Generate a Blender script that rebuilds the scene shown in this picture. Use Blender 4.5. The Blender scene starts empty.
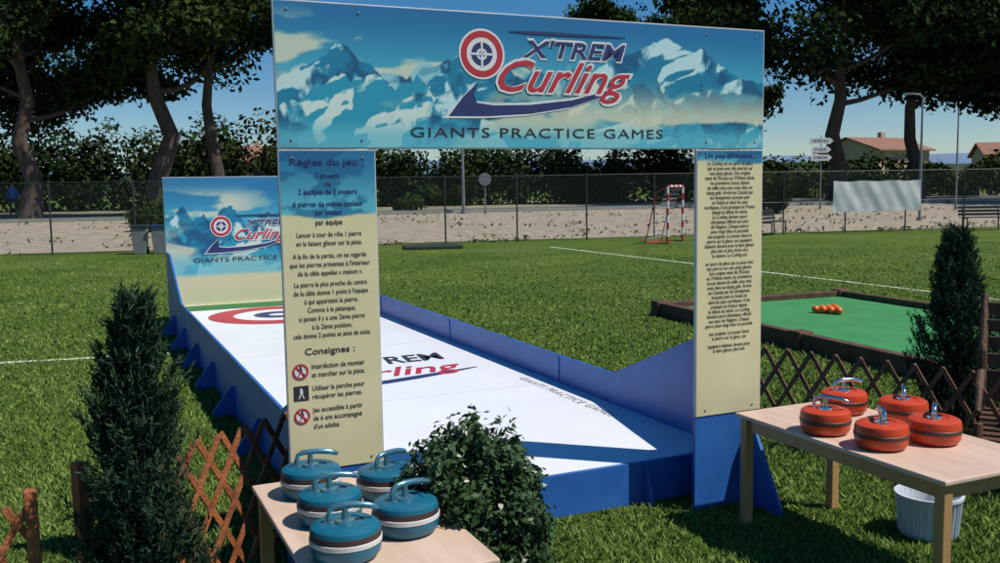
import bpy, math, numpy as np, random
from mathutils import Vector, Matrix, Euler
random.seed(7); R=np.random.default_rng(11)
S=bpy.context.scene
COL=S.collection
# ------------------------------------------------------------ materials
def mat(name,c1,c2=None,scale=5,rough=.6,bump=0,bscale=None,metal=0,spec=.5,detail=4,stretch=None,coat=0):
    m=bpy.data.materials.new(name); m.use_nodes=True; nt=m.node_tree; N=nt.nodes; L=nt.links
    b=N['Principled BSDF']; b.inputs['Roughness'].default_value=rough; b.inputs['Metallic'].default_value=metal
    b.inputs['Specular IOR Level'].default_value=spec
    if coat: b.inputs['Coat Weight'].default_value=coat
    if c2 is None: c2=tuple(v*.8 for v in c1)
    tc=N.new('ShaderNodeTexCoord'); mp=N.new('ShaderNodeMapping'); L.new(tc.outputs['Object'],mp.inputs[0])
    if stretch: mp.inputs['Scale'].default_value=stretch
    n=N.new('ShaderNodeTexNoise'); n.inputs['Scale'].default_value=scale; n.inputs['Detail'].default_value=detail; n.inputs['Roughness'].default_value=.6
    L.new(mp.outputs[0],n.inputs['Vector'])
    r=N.new('ShaderNodeValToRGB'); r.color_ramp.elements[0].position=.35; r.color_ramp.elements[1].position=.65
    r.color_ramp.elements[0].color=(*c2,1); r.color_ramp.elements[1].color=(*c1,1)
    L.new(n.outputs[0],r.inputs[0]); L.new(r.outputs[0],b.inputs['Base Color'])
    if bump:
        n2=N.new('ShaderNodeTexNoise'); n2.inputs['Scale'].default_value=bscale or scale*4; n2.inputs['Detail'].default_value=5
        L.new(mp.outputs[0],n2.inputs['Vector']); bp=N.new('ShaderNodeBump'); bp.inputs['Strength'].default_value=bump; bp.inputs['Distance'].default_value=.02
        L.new(n2.outputs[0],bp.inputs['Height']); L.new(bp.outputs[0],b.inputs['Normal'])
    return m
def leafmat(name,dark,light,gloss=False,rough=.55):
    m=bpy.data.materials.new(name); m.use_nodes=True; nt=m.node_tree; N=nt.nodes; L=nt.links
    b=N['Principled BSDF']; b.inputs['Roughness'].default_value=rough; b.inputs['Specular IOR Level'].default_value=.3
    a=N.new('ShaderNodeAttribute'); a.attribute_name='var'
    r=N.new('ShaderNodeValToRGB'); r.color_ramp.elements[0].color=(*dark,1); r.color_ramp.elements[1].color=(*light,1)
    L.new(a.outputs['Fac'],r.inputs[0])
    if gloss: L.new(r.outputs[0],b.inputs['Base Color'])
    else:
        N.remove(b); d=N.new('ShaderNodeBsdfDiffuse'); L.new(r.outputs[0],d.inputs[0]); L.new(d.outputs[0],N['Material Output'].inputs[0])
    return m
def vcolmat(name,rough=.45):
    m=bpy.data.materials.new(name); m.use_nodes=True; nt=m.node_tree; N=nt.nodes; L=nt.links
    b=N['Principled BSDF']; b.inputs['Roughness'].default_value=rough
    a=N.new('ShaderNodeAttribute'); a.attribute_name='Col'; L.new(a.outputs['Color'],b.inputs['Base Color'])
    return m
# ------------------------------------------------------------ helpers
def obj(name,me,parent=None,loc=(0,0,0),rot=(0,0,0),mats=()):
    o=bpy.data.objects.new(name,me); COL.objects.link(o)
    if parent: o.parent=parent
    o.location=loc; o.rotation_euler=rot
    if me is not None and hasattr(me,'materials'):
        for m in mats:
            me.materials.append(m)
    return o
def empty(name,loc=(0,0,0),rz=0,parent=None):
    o=bpy.data.objects.new(name,None); COL.objects.link(o); o.location=loc; o.rotation_euler=(0,0,rz)
    if parent: o.parent=parent
    o.empty_display_size=.1
    return o
class MB:
    """mesh accumulator"""
    def __init__(s): s.v=[]; s.f=[]; s.mi=[]
    def add(s,v,f,mi=0):
        k=len(s.v); s.v+= [tuple(map(float,q)) for q in v]; s.f+=[tuple(i+k for i in q) for q in f]; s.mi+=[mi]*len(f)
    def box(s,c,d,rz=0,mi=0,M=None):
        x,y,z=[q/2 for q in d]; P=[(-x,-y,-z),(x,-y,-z),(x,y,-z),(-x,y,-z),(-x,-y,z),(x,-y,z),(x,y,z),(-x,y,z)]
        m=M if M is not None else Matrix.Rotation(rz,3,'Z')
        s.add([m@Vector(p)+Vector(c) for p in P],[(0,3,2,1),(4,5,6,7),(0,1,5,4),(1,2,6,5),(2,3,7,6),(3,0,4,7)],mi)
    def bar(s,p0,p1,w,h,mi=0,up=(0,0,1)):
        p0=Vector(p0);p1=Vector(p1);d=(p1-p0);l=d.length;d.normalize();u=Vector(up)
        if abs(d.dot(u))>.99:u=Vector((0,1,0))
        y=u.cross(d).normalized();z=d.cross(y)
        M=Matrix((d,y,z)).transposed(); s.box((p0+p1)/2,(l,w,h),M=M,mi=mi)
    def tube(s,pts,r,n=8,mi=0,cap=True):
        pts=[Vector(p) for p in pts]; k=len(s.v); rs=r if hasattr(r,'__len__') else [r]*len(pts)
        pu=None; V=[]
        for i,p in enumerate(pts):
            d=(pts[min(i+1,len(pts)-1)]-pts[max(i-1,0)]).normalized()
            if pu is None:
                pu=Vector((0,0,1)) if abs(d.z)<.9 else Vector((1,0,0))
            a=(pu-d*pu.dot(d)).normalized(); pu=a; b=d.cross(a)
            for j in range(n):
                t=2*math.pi*j/n; V.append(p+(a*math.cos(t)+b*math.sin(t))*rs[i])
        F=[(i*n+j,i*n+(j+1)%n,(i+1)*n+(j+1)%n,(i+1)*n+j) for i in range(len(pts)-1) for j in range(n)]
        if cap: F+=[tuple(range(n-1,-1,-1)),tuple((len(pts)-1)*n+j for j in range(n))]
        s.add(V,F,mi)
    def rev(s,prof,n=32,c=(0,0,0),mis=None):
        V=[(c[0]+r*math.cos(2*math.pi*j/n),c[1]+r*math.sin(2*math.pi*j/n),c[2]+z) for r,z in prof for j in range(n)]
        k=len(prof); base=len(s.v); s.v+=V
        for i in range(k-1):
            for j in range(n):
                s.f.append((base+i*n+j,base+i*n+(j+1)%n,base+(i+1)*n+(j+1)%n,base+(i+1)*n+j)); s.mi.append(mis[i] if mis else 0)
        s.f.append(tuple(base+(k-1)*n+j for j in range(n))); s.mi.append(mis[-1] if mis else 0)
        s.f.append(tuple(base+j for j in range(n-1,-1,-1))); s.mi.append(mis[0] if mis else 0)
    def prism(s,poly,axis,a,b,mi=0):
        def mk(p,q,t): return {'x':(t,p,q),'y':(p,t,q),'z':(p,q,t)}[axis]
        n=len(poly); V=[mk(p,q,a) for p,q in poly]+[mk(p,q,b) for p,q in poly]
        s.add(V,[tuple(range(n)),tuple(range(2*n-1,n-1,-1))]+[(i,i+n,(i+1)%n+n,(i+1)%n) for i in range(n)],mi)
    def out(s,name,mats,parent=None,loc=(0,0,0),rot=(0,0,0),bevel=0,smooth=False):
        me=bpy.data.meshes.new(name); me.from_pydata(s.v,[],s.f); me.update()
        for m in mats: me.materials.append(m)
        me.polygons.foreach_set('material_index',s.mi)
        if smooth:
            me.polygons.foreach_set('use_smooth',[True]*len(me.polygons))
            try: me.set_sharp_from_angle(angle=math.radians(35))
            except Exception: pass
        o=obj(name,me,parent,loc,rot)
        if bevel:
            b=o.modifiers.new('bev','BEVEL'); b.width=bevel; b.segments=2; b.limit_method='ANGLE'
        me.validate(); return o
def npmesh(name,V,F,mats,var=None,parent=None,loc=(0,0,0)):
    me=bpy.data.meshes.new(name); k=F.shape[1]
    me.vertices.add(len(V)); me.vertices.foreach_set('co',V.astype(np.float32).ravel())
    me.loops.add(F.size); me.loops.foreach_set('vertex_index',F.astype(np.int32).ravel())
    me.polygons.add(len(F)); me.polygons.foreach_set('loop_start',(np.arange(len(F))*k).astype(np.int32))
    me.update(calc_edges=True)
    for m in mats: me.materials.append(m)
    if var is not None:
        a=me.attributes.new('var','FLOAT','FACE'); a.data.foreach_set('value',var.astype(np.float32))
    return obj(name,me,parent,loc)
def leaves(C,size,aspect=1.6,up=.3,out=None,sizevar=.4):
    n=len(C); nr=R.normal(size=(n,3)); 
    if out is not None: nr=nr*.75+out
    nr[:,2]+=up; nr/=np.linalg.norm(nr,axis=1)[:,None]
    t=R.normal(size=(n,3)); t-=nr*(t*nr).sum(1)[:,None]; t/=np.linalg.norm(t,axis=1)[:,None]
    b=np.cross(nr,t); s=(size*(1+sizevar*R.uniform(-1,1,n)))[:,None]
    V=np.stack([C-t*s*aspect/2,C+b*s/2*.8+nr*s*.12,C+t*s*aspect/2,C-b*s/2*.8+nr*s*.12],1).reshape(-1,3)
    return V,np.arange(4*n).reshape(n,4)
def vnoise(x,y,seed=0):
    r=np.random.default_rng(seed).random((64,64)); xi=np.floor(x).astype(int);yi=np.floor(y).astype(int);fx=x-xi;fy=y-yi
    fx=fx*fx*(3-2*fx);fy=fy*fy*(3-2*fy); g=lambda a,b:r[a%64,b%64]
    return (g(xi,yi)*(1-fx)+g(xi+1,yi)*fx)*(1-fy)+(g(xi,yi+1)*(1-fx)+g(xi+1,yi+1)*fx)*fy
def fbm(x,y,seed=0,o=5):
    s=0;a=.5
    for i in range(o): s=s+a*vnoise(x*2**i,y*2**i,seed+i); a*=.5
    return s
# ------------------------------------------------------------ camera
f,p,r=944.3,.1002,.0166
cam=bpy.data.cameras.new('camera'); co=bpy.data.objects.new('camera',cam); COL.objects.link(co)
cam.sensor_width=36; cam.lens=36*f/1000; cam.clip_end=20000; cam.clip_start=.05
co.matrix_world=Matrix.Translation((0,0,1.8))@Matrix.Rotation(math.pi/2-p,4,'X')@Matrix.Rotation(-r,4,'Z')
S.camera=co
# ------------------------------------------------------------ world, sun
el=math.radians(57); az=math.radians(108)   # azimuth clockwise from +Y
W=bpy.data.worlds.new('World'); S.world=W; W.use_nodes=True
nt=W.node_tree; sk=nt.nodes.new('ShaderNodeTexSky'); sk.sky_type='NISHITA'; sk.sun_disc=False; sk.sun_elevation=el; sk.sun_rotation=az
sk.air_density=.9; sk.dust_density=.1; sk.ozone_density=4.5
hs=nt.nodes.new('ShaderNodeHueSaturation'); hs.inputs['Saturation'].default_value=1.35; hs.inputs['Value'].default_value=1.0
bg=nt.nodes['Background']; bg.inputs[1].default_value=.085; nt.links.new(sk.outputs[0],hs.inputs['Color']); nt.links.new(hs.outputs[0],bg.inputs[0])
sl=bpy.data.lights.new('sun','SUN'); sl.energy=5.0; sl.angle=math.radians(.5); sl.color=(1,.95,.87)
so=bpy.data.objects.new('sun',sl); COL.objects.link(so)
sd=Vector((math.sin(az)*math.cos(el),math.cos(az)*math.cos(el),math.sin(el)))
so.rotation_euler=sd.to_track_quat('Z','Y').to_euler(); so.location=(20,-5,30)
S.view_settings.view_transform='Standard'; S.view_settings.look='None'; S.view_settings.exposure=0
# ------------------------------------------------------------ shared materials
M_white=mat('white_board',(.83,.84,.85),(.77,.785,.80),1.5,.3,detail=8)
M_blue=mat('blue_paint',(.028,.145,.46),(.020,.105,.37),3,.42,bump=.05,bscale=30,detail=8)
M_edge=mat('panel_edge',(.55,.57,.58),(.45,.47,.5),6,.5)
M_black=mat('black_ink',(.03,.03,.035),(.025,.025,.03),8,.5)
M_navy=mat('navy_ink',(.02,.035,.14),(.018,.03,.12),8,.5)
M_red=mat('red_ink',(.48,.03,.045),(.42,.025,.035),8,.45)
M_wink=mat('white_ink',(.72,.72,.72),(.66,.66,.66),8,.45)
M_grey=mat('grey_metal',(.25,.26,.27),(.18,.19,.2),10,.5,metal=.3)
M_dark=mat('dark_metal',(.03,.035,.035),(.02,.025,.025),10,.5)
M_chrome=mat('chrome',(.75,.76,.78),(.7,.7,.72),10,.15,metal=1)
M_vcol=vcolmat('printed_panel')
M_oldwood=mat('brown_wood',(.12,.055,.028),(.05,.025,.014),7,.7,bump=.4,bscale=60,stretch=(1,1,.2))
M_redwood=mat('red_brown_wood',(.25,.10,.048),(.12,.048,.024),7,.7,bump=.4,bscale=60)
M_orangewood=mat('orange_stained_wood',(.40,.135,.042),(.2,.058,.02),7,.65,bump=.4,bscale=60)
M_tabletop=mat('pale_wood',(.66,.49,.38),(.56,.40,.30),2.5,.4,stretch=(6,1,1),detail=8)
M_tableleg=mat('golden_wood',(.45,.27,.11),(.33,.19,.075),5,.45,stretch=(1,1,.2))
# ------------------------------------------------------------ text
def text(body,parent,loc,width,height=None,m=None,rot=(math.pi/2,0,0),shear=0,offset=0,align='CENTER',spacing=1,name=None,em=None):
    c=bpy.data.curves.new('text','FONT'); c.body=body; c.align_x=align; c.align_y='CENTER'; c.size=1; c.shear=shear; c.offset=offset; c.space_character=spacing
    c.resolution_u=3
    o=obj(name or 'text_line',c,parent,loc,rot); c.materials.append(m or M_black)
    if em: o.scale=(em[0],em[1],1); return o
    bpy.context.view_layer.update(); w=max(o.dimensions.x,.01); h=max(o.dimensions.y,.01)
    sx=width/w; sy=(height/h) if height else sx
    o.scale=(sx,sy,1); return o
def paint(name,parent,x0,x1,z0,z1,y,fn,nx,nz):
    xs=np.linspace(x0,x1,nx);zs=np.linspace(z0,z1,nz);X,Z=np.meshgrid(xs,zs)
    V=np.stack([X.ravel(),np.full(X.size,y),Z.ravel()],1)
    i=np.arange(nx*nz).reshape(nz,nx); F=np.stack([i[:-1,:-1].ravel(),i[:-1,1:].ravel(),i[1:,1:].ravel(),i[1:,:-1].ravel()],1)
    o=npmesh(name,V,F,[M_vcol],parent=parent)
    u=(X-x0)/(x1-x0);v=(Z-z0)/(z1-z0); C=fn(u,v,X,Z).reshape(-1,3)/255.
    C=np.where(C<=.04045,C/12.92,((C+.055)/1.055)**2.4)
    a=o.data.color_attributes.new('Col','FLOAT_COLOR','POINT'); a.data.foreach_set('color',np.c_[C,np.ones(len(C))].astype(np.float32).ravel())
    return o
def mix(a,b,t): t=np.clip(t,0,1)[...,None]; return np.asarray(a,float)*(1-t)+np.asarray(b,float)*t
def sst(e0,e1,x): t=np.clip((x-e0)/(e1-e0),0,1); return t*t*(3-2*t)
def mountains(u,v,X,Z,asp=4.1,seed=3):
    x=u*asp
    sky=mix((70,172,198),(30,112,164),sst(.45,1.0,v))
    cl=fbm(x*1.3+3,v*4.2,seed+9); sky=mix(sky,(222,218,190),sst(.52,.60,cl)*sst(1.02,.75,v)*.85*sst(.75,.35,u))
    c=sky
    layers=[(.46,.22,1.1,seed,(150,200,210),(95,165,190)),(.40,.42,.9,seed+20,(190,224,228),(24,126,162)),(.18,.40,1.4,seed+41,(206,226,218),(40,150,180))]
    for base,amp,fr,sd,li,dk in layers:
        pk=np.abs(fbm(x*fr+sd*.37,x*0,sd,6)*2-1); h=base+amp*(1-pk*2.4)*.9
        if sd==seed+20: h=np.maximum(h*.8, .93-np.abs(u-.775)*2.0+ (fbm(x*4,x*0,5)-.5)*.25); h=np.maximum(h,.78-np.abs(u-.36)*3.2+(fbm(x*5,x*0,8)-.5)*.2); h=np.maximum(h,.72-np.abs(u-.1)*3+(fbm(x*6,x*0,9)-.5)*.2)
        d=h-v; q=fbm(x*5+d*5+sd,v*9-x*2,sd+3,6)
        face=mix(dk,li,sst(.51,.56,q+ .10*np.clip(1-d*5,0,1)))
        face=mix(face,mix(dk,(20,90,130),sst(.4,.6,fbm(x*9,v*14,sd+6))),sst(.50,.57,fbm(x*3+9,v*5+d*3,sd+5)))
        c=mix(c,face,sst(0,.012,d))
    mist=fbm(x*1.1+7,v*3.1+2,seed+60); c=mix(c,(216,214,184),sst(.53,.60,mist)*sst(.62,.2,v)*.9)
    c=mix(c,(104,190,206),sst(.24,.05,v)*.75)
    return c*.97
def postart(u,v,X,Z,seed=1,blue=.8):
    g=fbm(u*3,v*9,seed,4)
    base=mix((222,212,170),(206,197,154),g)
    edge=blue+(fbm(u*2.2,v*0,seed+4)-.5)*.03
    top=mix((36,112,156),(92,178,196),sst(1.0,blue,v)); top=mix(top,(20,86,130),sst(.5,.6,fbm(u*4,v*20,seed+7))*.6)
    return mix(base,top,sst(edge-.004,edge+.004,v))
def ringmesh(name,parent,loc,r0,r1,m,rot=(0,0,0),n=40,sx=1,sy=1):
    mb=MB(); V=[];F=[]
    for j in range(n):
        t=2*math.pi*j/n; V+=[(math.cos(t)*r0*sx,math.sin(t)*r0*sy,0),(math.cos(t)*r1*sx,math.sin(t)*r1*sy,0)]
    F=[(2*j,2*j+1,(2*j+3)%(2*n),(2*j+2)%(2*n)) for j in range(n)]
    mb.add(V,F); return mb.out(name,[m],parent,loc,rot)
def flat(name,parent,poly,loc,m,rot=(math.pi/2,0,0)):
    mb=MB(); mb.add([(a,b,0) for a,b in poly],[tuple(range(len(poly)))]); return mb.out(name,[m],parent,loc,rot)
def swoosh(name,parent,pts,w,loc,m,rot=(math.pi/2,0,0)):
    mb=MB(); n=len(pts); V=[];F=[]
    for i,(a,b) in enumerate(pts):
        V+=[(a,b+w[i]/2,0),(a,b-w[i]/2,0)]
    F=[(2*i,2*i+1,2*i+3,2*i+2) for i in range(n-1)]
    mb.add(V,F); return mb.out(name,[m],parent,loc,rot)
RX=(math.pi/2,0,0)
def logo(parent,x,z,y,k,tag=''):
    e=empty('printed_logo'+tag,(x,y,z),0,parent); e.scale=(k,1,k)
    ringmesh('ring_halo',e,(0,0,0),0,.118,M_wink,RX)
    ringmesh('ring_red',e,(0,-.0006,0),.078,.108,M_red,RX)
    ringmesh('ring_navy',e,(0,-.0006,0),0.028,.055,M_navy,RX)
    ringmesh('ring_dot',e,(0,-.0006,0),0,.016,M_navy,RX)
    flat('cross_v',e,[(-.005,-.06),(.005,-.06),(.005,.06),(-.005,.06)],(0,-.0012,0),M_wink)
    flat('cross_h',e,[(-.06,-.005),(.06,-.005),(.06,.005),(-.06,.005)],(0,-.0012,0),M_wink)
    up=[(-.02,-.13),(-.045,-.19),(-.03,-.228),(.06,-.238),(.25,-.232),(.48,-.205),(.68,-.155),(.80,-.10)]
    lo=[(-.02,-.13),(-.10,-.20),(-.175,-.292),(.02,-.290),(.25,-.275),(.48,-.238),(.70,-.170),(.80,-.10)]
    mb=MB(); V=[];n=len(up)
    for a,b in zip(up,lo): V+=[(a[0],a[1],0),(b[0],b[1],0)]
    mb.add(V,[(2*i,2*i+1,2*i+3,2*i+2) for i in range(n-1)]); mb.out('swoosh_navy',[M_navy],e,(0,-.0006,0),RX)
    up=[(a-.012*(i<5),b+.010) for i,(a,b) in enumerate(up)]; lo=[(a-.018,b-.010) for a,b in lo]
    mb=MB(); V=[]
    for a,b in zip(up,lo): V+=[(a[0],a[1],0),(b[0],b[1],0)]
    mb.add(V,[(2*i,2*i+1,2*i+3,2*i+2) for i in range(n-1)]); mb.out('swoosh_halo',[M_wink],e,(0,0,0),RX)
    swoosh('line_top',e,[(a,.112) for a in np.linspace(.1,.75,6)],[.004,.016,.016,.014,.010,.004],(.04,-.0006,0),M_navy)
    text("X'TREM",e,(.495,0,.030),.60,.105,M_wink,RX,.25,.045)
    text("X'TREM",e,(.495,-.0009,.030),.58,.085,M_navy,RX,.25,.02)
    text("Curling",e,(.40,-.0012,-.105),.77,.225,M_wink,RX,.5,.035)
    text("Curling",e,(.40,-.0018,-.105),.74,.20,M_red,RX,.5,.012)
    return e
# ============================================================ GATE
ANG=.4206; OX,OY=-.9633,4.1611
gate=empty('curling_gate',(OX,OY,0),ANG); WG=2.647
mb=MB()
mb.box((WG/2,0,2.30),(WG,.022,.64)); mb.out('banner_board',[M_edge],gate,bevel=.002)
mb=MB(); mb.box((.22,0,1.2515),(.44,.022,1.449)); mb.out('left_post_board',[M_edge],gate,bevel=.002)
mb=MB(); mb.box((WG-.222,0,1.2515),(.44,.022,1.449)); mb.out('right_post_board',[M_edge],gate,bevel=.002)
paint('banner_print',gate,.006,WG-.006,1.986,2.614,-.0125,mountains,640,160)
paint('left_post_print',gate,.005,.435,.53,1.972,-.0125,lambda u,v,X,Z:postart(u,v,X,Z,1,.8),60,200)
paint('right_post_print',gate,WG-.437,WG-.007,.53,1.972,-.0125,lambda u,v,X,Z:postart(u,v,X,Z,5,.955),60,200)
mb=MB()
mb.box((.22,.004,.262),(.44,.024,.524)); mb.box((WG-.222,.004,.262),(.44,.024,.524))
for s0 in (.03,WG-.10):
    mb.prism([(-.012,.0),(-.30,.0),(-.30,.05),(-.09,.42),(-.012,.42)],'x',s0,s0+.02)
    mb.prism([(.02,.0),(.30,.0),(.30,.05),(.09,1.0),(.02,1.0)],'x',s0,s0+.02)
mb.out('base_and_feet',[M_blue],gate,bevel=.002)
mb=MB()
for s0 in (.06,.38,WG-.38,WG-.06):
    for z0 in (.56,1.94,2.02,2.58): mb.rev([(.006,0),(.005,.003),(.002,.004)],10,(s0,z0,0))
mb.out('fixing_screws',[M_grey],gate,(0,-.0127,0),RX)
logo(gate,.975,2.425,-.0145,1.0)
text('GIANTS PRACTICE GAMES',gate,(1.30,-.0145,2.055),1.38,.046,M_black,RX,0,0.0,spacing=1.15)
def zz(y): return 1.98-(y-147)*.00453
TL=[('2 joueurs',173),('ou',181),('2 équipes de 2 joueurs',189),('4 pierres de même couleur',201),('par joueur',209),('par équipe',219)]
text('Règles du jeu :',gate,(.215,-.014,zz(160)),.335,.040,M_navy,RX,0,.014)
for b,y in TL: text(b,gate,(.215,-.014,zz(y)),0,None,M_navy if y<215 else M_black,RX,0,.014,em=(.029,.034))
TB=[('Lancer à tour de rôle 1 pierre',231),('en la faisant glisser sur la piste.',239.5),('A la fin de la partie, on ne regarde',252),('que les pierres présentes à l\'intérieur',260.5),('de la cible appelée « maison ».',269),
('La pierre la plus proche du centre',280),('de la cible donne 1 point à l\'équipe',288.5),('à qui appartient la pierre.',297),('Comme à la pétanque,',305.5),('si jamais il y a une 2ème pierre',314),('à la 2ème position,',322.5),('cela donne 2 points et ainsi de suite.',331)]
for b,y in TB: text(b,gate,(.215,-.014,zz(y)),0,None,M_black,RX,0,.008,em=(.0243,.032))
text('Consignes :',gate,(.20,-.014,zz(347)),.23,.040,M_black,RX,0,.014)
TLL=[('Interdiction de monter',362),('et marcher sur la piste.',370.5),('Utiliser la perche pour',384),('récupérer les pierres.',392.5),('Jeu accessible à partir',406),('de 6 ans accompagné',414.5),("d'un adulte.",423)]
for b,y in TLL: text(b,gate,(.112,-.014,zz(y)),0,None,M_black,RX,0,.01,align='LEFT',em=(.0265,.033))
def picto(x,z,ring):
    e=empty('pictogram',(x,-.014,z),0,gate)
    flat('plate',e,[(-.034,-.034),(.034,-.034),(.034,.034),(-.034,.034)] if not ring else [(math.cos(t)*.036,math.sin(t)*.036) for t in np.linspace(0,2*math.pi,25)[:-1]],(0,0,0),M_black if not ring else M_wink)
    g=M_black if ring else M_wink
    ringmesh('head',e,(0,-.0008,.018),0,.006,g,RX,12)
    flat('body',e,[(-.005,-.004),(.006,-.004),(.009,.012),(-.006,.012)],(0,-.0008,0),g)
    flat('leg_a',e,[(-.004,-.003),(.001,-.003),(-.009,-.024),(-.014,-.024)],(0,-.0008,0),g)
    flat('leg_b',e,[(.0015,-.003),(.006,-.003),(.014,-.024),(.009,-.024)],(0,-.0008,0),g)
    if ring:
        ringmesh('ring',e,(0,-.0016,0),.027,.036,M_red,RX,24)
        flat('slash',e,[(-.024,.018),(-.018,.024),(.024,-.018),(.018,-.024)],(0,-.0016,0),M_red)
picto(.062,zz(366),True); picto(.062,zz(388),False); picto(.062,zz(411),True)
text("Un peu d'histoire :",gate,(WG-.222,-.014,1.945),.33,.036,M_navy,RX,0,.012)
words="Le Curling est un sport de glace qui se joue avec des pierres sur une piste glacée. Son origine vient de l'Ecosse au XVIème siècle, les premières traces datent de mille cinq cent onze dans un étang gelé. Arrivé au Canada par les immigrants écossais puis en Suisse et dans les pays nordiques, il est pratiqué en France depuis le début du siècle. Le Curling devient sport olympique officiel aux jeux de Nagano. Chaque pierre pèse vingt kilos et possède une poignée. Le joueur lance la pierre sur la glace, ses équipiers balaient devant pour la faire glisser plus loin et plus droit vers la maison.".split()
z=1.905; i=0; rr=random.Random(3)
while z>.86:
    if rr.random()<.1: z-=.017
    ln=''
    n=rr.randint(24,32)
    while len(ln)<n: ln+=words[i%len(words)]+' '; i+=1
    ln=ln.strip(); text(ln,gate,(WG-.222,-.014,z),0,None,M_black,RX,0,.008,em=(.0235,.029)); z-=.0262
# ============================================================ LANE
lane=empty('curling_lane',(OX,OY,0),ANG)
SL,SR,T0,T1=.29,2.62,.26,9.25
mb=MB(); mb.box(((SL+SR)/2,(T0+T1)/2,.225),(SR-SL-.004,T1-T0,.03)); mb.out('playing_surface',[M_white],lane)
prof=[(.02,0),(T1,0),(T1,1.0),(8.8,.98),(7.6,.47),(1.56,.46),(.55,.86),(.02,1.06)]
mb=MB()
mb.prism(prof,'x',SL-.022,SL); mb.prism(prof,'x',SR,SR+.022)
mb.box(((SL+SR)/2,T0-.013,.119),(SR-SL+.5-.49,.022,.238))
for t in (1.1,2.3,3.5,4.7,5.9,7.1,8.3):
    mb.prism([(SL-.022,.0),(SL-.20,.0),(SL-.20,.04),(SL-.05,.24),(SL-.022,.24)],'y',t,t+.02)
    mb.prism([(SR+.022,.0),(SR+.20,.0),(SR+.20,.04),(SR+.05,.24),(SR+.022,.24)],'y',t,t+.02)
for s0 in (.75,2.03): mb.prism([(T0-.024,0),(T0-.10,0),(T0-.10,.04),(T0-.05,.20),(T0-.024,.20)],'x',s0,s0+.02)
mb.out('side_walls',[M_blue],lane,bevel=.002)
mb=MB()
for t in (2.4,4.8,7.2):
    mb.box((SR-.004,t,.35),(.008,.05,.19)); mb.box((SL+.004,t,.35),(.008,.05,.19))
mb.out('wall_joint_battens',[M_blue],lane)
mb=MB()
for t in (2.4,4.8,7.2): mb.box(((SL+SR)/2,t,.2408),(SR-SL-.03,.006,.0012))
mb.out('floor_joints',[M_edge],lane)
M_green=mat('green_carpet',(.03,.16,.035),(.025,.13,.03),20,.8)
def fl(name,poly,z,m): return flat(name,lane,poly,(0,0,z),m,(0,0,0))
fl('green_backstop',[(SL+.01,8.65),(SR-.01,8.65),(SR-.01,T1-.03),(SL+.01,T1-.03)],.243,M_green)
cx,cy=1.45,7.75
ringmesh('house_red',lane,(cx,cy,.2435),.55,.85,M_red)
ringmesh('house_blue',lane,(cx,cy,.2435),.12,.3,M_navy)
FL=(0,0,0)
text("X'TREM",lane,(1.70,3.95,.2435),1.05,.36,M_black,FL,.2,.02)
text("Curling",lane,(1.45,3.42,.244),1.35,.5,M_red,FL,.45,.01)
swoosh('floor_swoosh',lane,[(a,.35*((a)/1.6)**1.5) for a in np.linspace(0,1.6,14)],[.02+.10*math.sin(math.pi*i/13) for i in range(14)],(.7,2.95,.2435),M_navy,FL)
text('GIANTS PRACTICE GAMES',lane,(2.43,1.95,.2435),1.45,.07,mat('grey_ink',(.35,.36,.38),None,5,.5),(0,0,-math.pi/2),0,0,spacing=1.15)
mb=MB(); mb.box(((SL+SR)/2,T1+.014,1.0),(SR-SL+.044,.022,2.0)); mb.out('backboard',[M_edge],lane)
def backart(u,v,X,Z):
    c=mountains(u,(v-.35)/.65,X,Z,2.2,11); c=mix(c,(214,206,166),sst(.34,.30,v)); return mix(c,(44,120,165),sst(.86,.97,v)*.8)
paint('backboard_print',lane,SL-.018,SR+.018,.03,1.99,T1,backart,200,160)
logo(lane,1.0,1.32,T1-.006,1.25,'_back')
text('GIANTS PRACTICE GAMES',lane,(1.42,T1-.006,.86),1.6,.06,M_black,RX)
# ============================================================ STONES
def stone_mesh(name,body,band,band2,handle):
    mb=MB()
    prof=[(.085,.0),(.104,.006),(.114,.02),(.117,.045),(.117,.052),(.1195,.054),(.1195,.068),(.117,.070),(.1165,.090),(.112,.105),(.098,.113),(.062,.117),(.060,.113),(.034,.113),(.032,.122),(.012,.124)]
    mis=[0,0,0,0,1,1,1,2,0,0,0,0,0,3,3]
    mb.rev(prof,40,(0,0,0),mis)
    P=[(-.05,0,.112),(-.055,0,.135),(-.048,0,.158),(-.03,0,.168),(0,0,.170),(.04,0,.168),(.075,0,.163),(.10,0,.155),(.108,0,.150)]
    mb.tube(P,[.009,.009,.0095,.0105,.011,.0115,.0115,.010,.006],12,3)
    mb.tube([(.0,0,.115),(.0,0,.165)],[.013,.009],12,3)
    mb.tube([(-.05,0,.112),(-.05,0,.118)],.018,14,3)
    o=mb.out(name,[body,band,band2,handle],smooth=True); return o
M_teal=mat('teal_plastic',(.006,.13,.21),(.005,.10,.165),6,.38,detail=8)
M_teal2=mat('handle_teal',(.16,.36,.44),(.12,.3,.38),6,.22,metal=.7)
M_orange=mat('orange_plastic',(.56,.060,.010),(.47,.045,.008),6,.35,detail=8)
M_bandw=mat('white_band',(.60,.60,.57),(.5,.5,.48),8,.5)
M_bandd=mat('dark_band',(.06,.03,.025),(.04,.022,.02),8,.5)
b0=stone_mesh('curling_stone',M_teal,M_bandw,M_bandd,M_teal2)
o0=stone_mesh('curling_stone',M_orange,M_bandd,M_orange,M_chrome)
ZT=.60
B=[(-.76,3.64,.3),(-.455,3.60,.9),(-.63,3.33,.35),(-.345,3.22,.7),(-.52,3.00,.25)]
O=[(1.55,4.44,-.5),(1.78,4.83,.2),(2.00,4.62,1.2),(1.71,4.17,1.4),(1.98,4.24,1.1)]
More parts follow.
